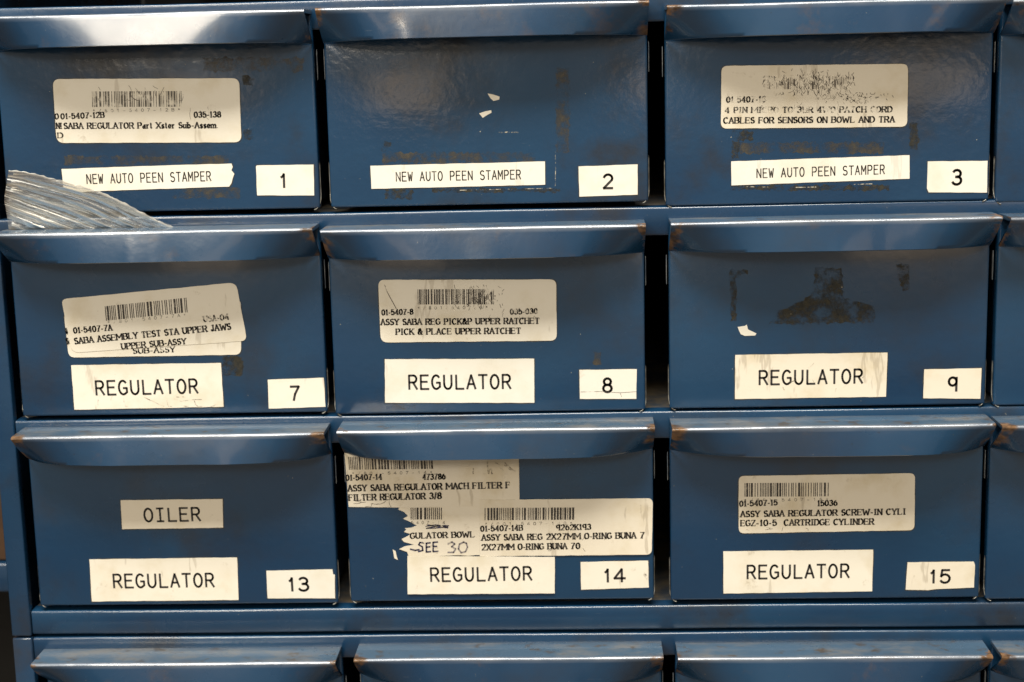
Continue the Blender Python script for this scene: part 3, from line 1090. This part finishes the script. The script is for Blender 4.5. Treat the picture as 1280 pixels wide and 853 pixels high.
L = sticker(14, [(509.5, 694.5), (693.5, 695.8), (693.5, 741.2), (509.8, 742.4)], 0, 'paper', lay=3)
text(L, 'REGULATOR', (538.7, 726.2), (664.5, 724.4), 16.3, 'mono', 'ink', 4, weight=0.15)
L = sticker(14, [(725.7, 702.6), (810.2, 701), (811, 734.4), (726.5, 737.2)], 0, 'paper', 'number_label')
text(L, '14', (755, 727.4), (781.5, 727), 15.7, 'sans', 'ink', weight=0.175)
strokes_px(L, [[(808, 711), (804.5, 716), (806, 721), (809.5, 725)], [(809.5, 712), (807, 718), (809, 723)]], 2.2, 'smudge', 1, 'stain')
sticker(14, [(491, 687), (494.5, 689), (496, 696), (497.5, 700), (493, 698)], poly=True, mat='paper_old', name='paper_scrap', rough=0.5)

# ---------------- drawer 15
L = sticker(15, [(923.3, 595.2), (1143.7, 591.6), (1142.9, 662.8), (923.3, 666.8)], [7, 7, 7, 7], 'paper_old')
barcode(L, (930.6, 603.9), (1038, 603.3), (930.6, 621), 'ink_print', seed=18)
text(L, '*/801-5407-15*', (930, 627), (1040, 626), 3.4, 'tiny', 'ink_faded')
text(L, '01-5407-15', (924.5, 633), (971.6, 631.3), 6.5, 'serif')
text(L, '15036', (1021.9, 632.5), (1046.4, 631.8), 6.5, 'serif')
text(L, 'ASSY SABA REGULATOR SCREW-IN CYLI', (925.8, 646.2), (1131.6, 642.9), 7.0, 'serif')
text(L, 'EGZ-10-5  CARTRIDGE CYLINDER', (925.8, 657.5), (1091.8, 655.4), 7.0, 'serif')
scuffs(L, (930, 655, 1010, 666), 6, 'scuff', seed=40, w=0.5, ln=(5, 14), vert=False)
L = sticker(15, [(904, 689.3), (1091.4, 687.3), (1090.2, 739.2), (904.4, 742)], 0, 'paper')
text(L, 'REGULATOR', (933.8, 723.4), (1060.8, 721.7), 16.3, 'mono', 'ink', weight=0.15)
L = sticker(15, [(1134.4, 703), (1217, 702.2), (1218.6, 706), (1217.4, 734.5), (1170, 736.4), (1160, 737.8), (1132, 737.2)], poly=True, mat='paper_old', name='number_label')
text(L, '15', (1162, 728.6), (1187.8, 728.3), 15.7, 'sans', 'ink', weight=0.175)

# ------------------------------------------------------------------ glue residue, crumbs and scratches on the fronts


def stain(num, pts, mat='residue', name='adhesive_residue', seed=0, rough=1.9, label=None):
    o = poly_obj(name, P2(rough_edges(pts, rough, 3, seed)), 0.0, 0.00002, M[mat], DR[num], label)
    return o


def qd(x0, y0, x1, y1):
    return [(x0, y0), (x1, y0), (x1, y1), (x0, y1)]


stain(9, [(1019, 335), (1052, 335), (1054, 371), (1093, 384), (1092, 403), (960, 406), (972, 391), (1001, 377), (1017, 364)], label='dark trapezoid of old glue')
stain(9, [(913, 338), (935, 338), (935, 343), (920, 347), (920, 402), (913, 402)], seed=2)
stain(9, [(1120, 331), (1136, 331), (1136, 362), (1128, 364), (1121, 345)], seed=3)
stain(3, qd(915, 164, 941, 176), seed=4)
stain(3, qd(915, 176, 924, 199), seed=5)
stain(3, qd(925, 178, 1105, 192), 'film', seed=6)
stain(3, qd(1137, 154, 1148, 188), seed=7)
stain(3, qd(913, 232, 1112, 238), 'residue', seed=8)
stain(2, qd(478, 191, 670, 204), 'film', seed=9)
stain(2, qd(481, 237, 516, 249), 'residue', seed=10)
stain(2, qd(540, 236, 700, 240), 'residue', seed=11)
stain(2, qd(695, 85, 712, 190), 'film', seed=12)
stain(1, qd(80, 195, 285, 206), 'film', seed=13)
stain(1, qd(215, 236, 300, 248), 'film', seed=14)
stain(1, [(302, 95), (318, 97), (316, 108), (304, 106)], 'residue', seed=15)
stain(1, qd(305, 162, 316, 174), 'residue', seed=16)
stain(1, qd(255, 72, 380, 90), 'film', seed=26)  # brown-grey sheen below the lip, painted on as a film patch
stain(7, qd(279, 446, 303, 469), 'residue', seed=17)
stain(8, qd(480, 506, 520, 512), 'film', seed=18)
stain(8, qd(742, 440, 752, 456), 'film', seed=19)
stain(2, [(481, 176), (489, 178), (486, 184), (480, 190), (476, 190)], 'residue', seed=20)
sticker(2, [(609.5, 117), (617, 118.5), (624.5, 121), (624, 124.5), (617, 126.5), (613, 123)], poly=True, mat='paper', name='paper_scrap', rough=0.4)
sticker(2, [(599, 142), (606, 139.5), (614, 138), (614.5, 141), (608, 144.5), (603.5, 147.5)], poly=True, mat='paper', name='paper_scrap', rough=0.4)
strokes_px(DR[2], [[(624, 166), (636, 165.3), (648, 165.8)]], 1.3, 'scratch', 0, 'scratch_mark')
strokes_px(DR[2], [[(694, 185), (694.5, 210), (694, 234)], [(575, 238), (620, 237), (690, 235.5)]], 0.8, 'scratch', 0, 'scratch_mark')
strokes_px(DR[3], [[(995, 234.5), (1020, 234)], [(930, 233.5), (960, 234)], [(1060, 231), (1090, 230)]], 1.0, 'scratch', 0, 'scratch_mark')
random.seed(77)
for num, bx in ((1, (10, 70, 395, 240)), (2, (415, 70, 800, 245)), (3, (840, 60, 1232, 235)), (7, (20, 340, 400, 505)), (8, (415, 335, 800, 500)), (9, (840, 330, 1228, 500)),
                (13, (45, 595, 420, 745)), (14, (440, 640, 810, 740)), (15, (842, 585, 1222, 735))):
    V, F_ = [], []
    for k in range(9):
        p = at(random.uniform(bx[0], bx[2]), random.uniform(bx[1], bx[3]))
        r = random.uniform(0.00012, 0.0003)
        n = len(V)
        m = 5
        for j in range(m):
            a = 2 * pi * j / m
            V.append((p.x + r * cos(a) * random.uniform(.6, 1.3), -0.00003, p.z + r * sin(a) * random.uniform(.6, 1.3)))
        F_.append(tuple(range(n, n + m)))
    tag(mesh('paint_chips', V, F_, M['scratch'], DR[num], DR[num].location), kind='stuff')

# ------------------------------------------------------------------ crumpled zip bag sticking out above drawer 7
LE = [(11, 213), (9, 224), (7.5, 234), (6, 243), (5.5, 252), (7.5, 262), (9, 272), (10.5, 284), (11.5, 296)]
TE = [(11, 213), (30, 214.5), (50, 219), (75, 225.5), (100, 232), (124, 239), (146, 249), (166, 259), (184, 269), (203, 278), (224, 287.5)]


def yb(s):          # how far the film stands in front of the rail
    return -0.0035 - 0.0115 * s


def lerp_path(P, t_):
    t_ = max(0.0, min(1.0, t_)) * (len(P) - 1)
    i = min(int(t_), len(P) - 2)
    q = t_ - i
    return (P[i][0] * (1 - q) + P[i + 1][0] * q, P[i][1] * (1 - q) + P[i + 1][1] * q)


random.seed(11)
creases = [(random.uniform(0.1, 1), random.uniform(0, 1), random.uniform(-1.2, 1.2), random.uniform(0.05, 0.2), random.uniform(0.3, 0.9)) for _ in range(26)]
ZB = at(100, 291, -0.008).z - 0.002
NT_, NS = 170, 60
V, Fc, A = [], [], []
# ridges run from the left edge down to the right, fanning slightly
ridge = [(0.01, 0.8), (0.075, 0.42), (0.14, 0.20), (0.19, 0.72), (0.25, 0.28), (0.305, 0.62), (0.36, 0.22), (0.41, 0.8), (0.455, 0.35), (0.50, 0.6), (0.545, 1.3), (0.575, 1.0), (0.61, 1.3), (0.65, 0.6), (0.70, 0.22), (0.84, 0.12)]
for i in range(NT_ + 1):
    tt = i / NT_                      # across the pleats
    pl = lerp_path(LE, tt)
    # right end of this fold line lies on the hidden bottom line, sliding left as tt grows
    xe = 226 - 190 * min(1, tt * 1.12) ** 0.9 if tt > 0 else 226
    pe = (max(xe, pl[0] + 3), 289 + 5 * tt)
    for j in range(NS + 1):
        ss = j / NS
        x = pl[0] + (pe[0] - pl[0]) * ss
        y = pl[1] + (pe[1] - pl[1]) * ss
        # the top edge bulges up
        up_ = lerp_path(TE, ss)
        lin = (11 + (226 - 11) * ss, 213 + (289 - 213) * ss)
        k = max(0, 1 - tt * 2.6)
        x += (up_[0] - lin[0]) * k
        y += (up_[1] - lin[1]) * k
        if i == 0:
            y += 0.7 * sin(x * 0.55) + 0.4 * sin(x * 0.23)
        hgt = max(0.0, (292 - y) / 80)
        d, fo = 0, 0.04 + (0.11 if tt < 0.66 else 0.03)
        for (rc, st) in ridge:
            e = (tt - rc + 0.004 * sin(ss * 4 + rc * 20)) / (0.011 + 0.006 * ((rc * 37) % 1))
            g = math.exp(-e * e)
            fo = max(fo, g * st * (0.75 + 0.25 * sin(ss * 14 + rc * 31)))
            d += 0.00035 * g
            e2 = (tt - rc) / 0.004
        for (cs, ct, sl, ln, st) in creases:
            if abs(ss - cs) < ln:
                e = (tt - ct - sl * 0.4 * (ss - cs)) / 0.006
                g = math.exp(-e * e) * (1 - abs(ss - cs) / ln)
                fo = max(fo, g * st)
                d += 0.0002 * g
        d += 0.00035 * sin(tt * 47) + 0.0003 * sin(ss * 9 + tt * 5) + random.uniform(-1, 1) * 0.00001
        if tt < 0.02:
            fo = max(fo, 0.5 + 0.3 * sin(ss * 60))
        Yd = yb(hgt) - d
        p = at(x, y, Yd)
        V.append(tuple(p))
        A.append(min(1, fo))
n = NS + 1
for i in range(NT_):
    for j in range(NS):
        Fc.append((i * n + j, i * n + j + 1, (i + 1) * n + j + 1, (i + 1) * n + j))
bag = empty('plastic_bag', (0.04, -0.006, 0.2005))
tag(bag, 'crumpled clear plastic zip bag sticking out above drawer number 7', 'plastic bag')
o = mesh('plastic_film', V, Fc, M['plastic'], bag, (0.04, -0.006, 0.20), True)
a_ = o.data.attributes.new('fold', 'FLOAT', 'POINT')
for i, q in enumerate(A):
    a_.data[i].value = q
# second loose layer behind the first
V2 = []
for k, v in enumerate(V):
    i, j = divmod(k, n)
    V2.append((v[0] + 0.0012 + 0.0006 * sin(j * .4), v[1] + 0.0018 + 0.0007 * sin(i * .21 + j * .13), v[2] - 0.0012))
o2 = mesh('plastic_film', V2, Fc, M['plastic'], bag, (0.04, -0.004, 0.20), True)
a_ = o2.data.attributes.new('fold', 'FLOAT', 'POINT')
for i, q in enumerate(A):
    a_.data[i].value = q * 0.35
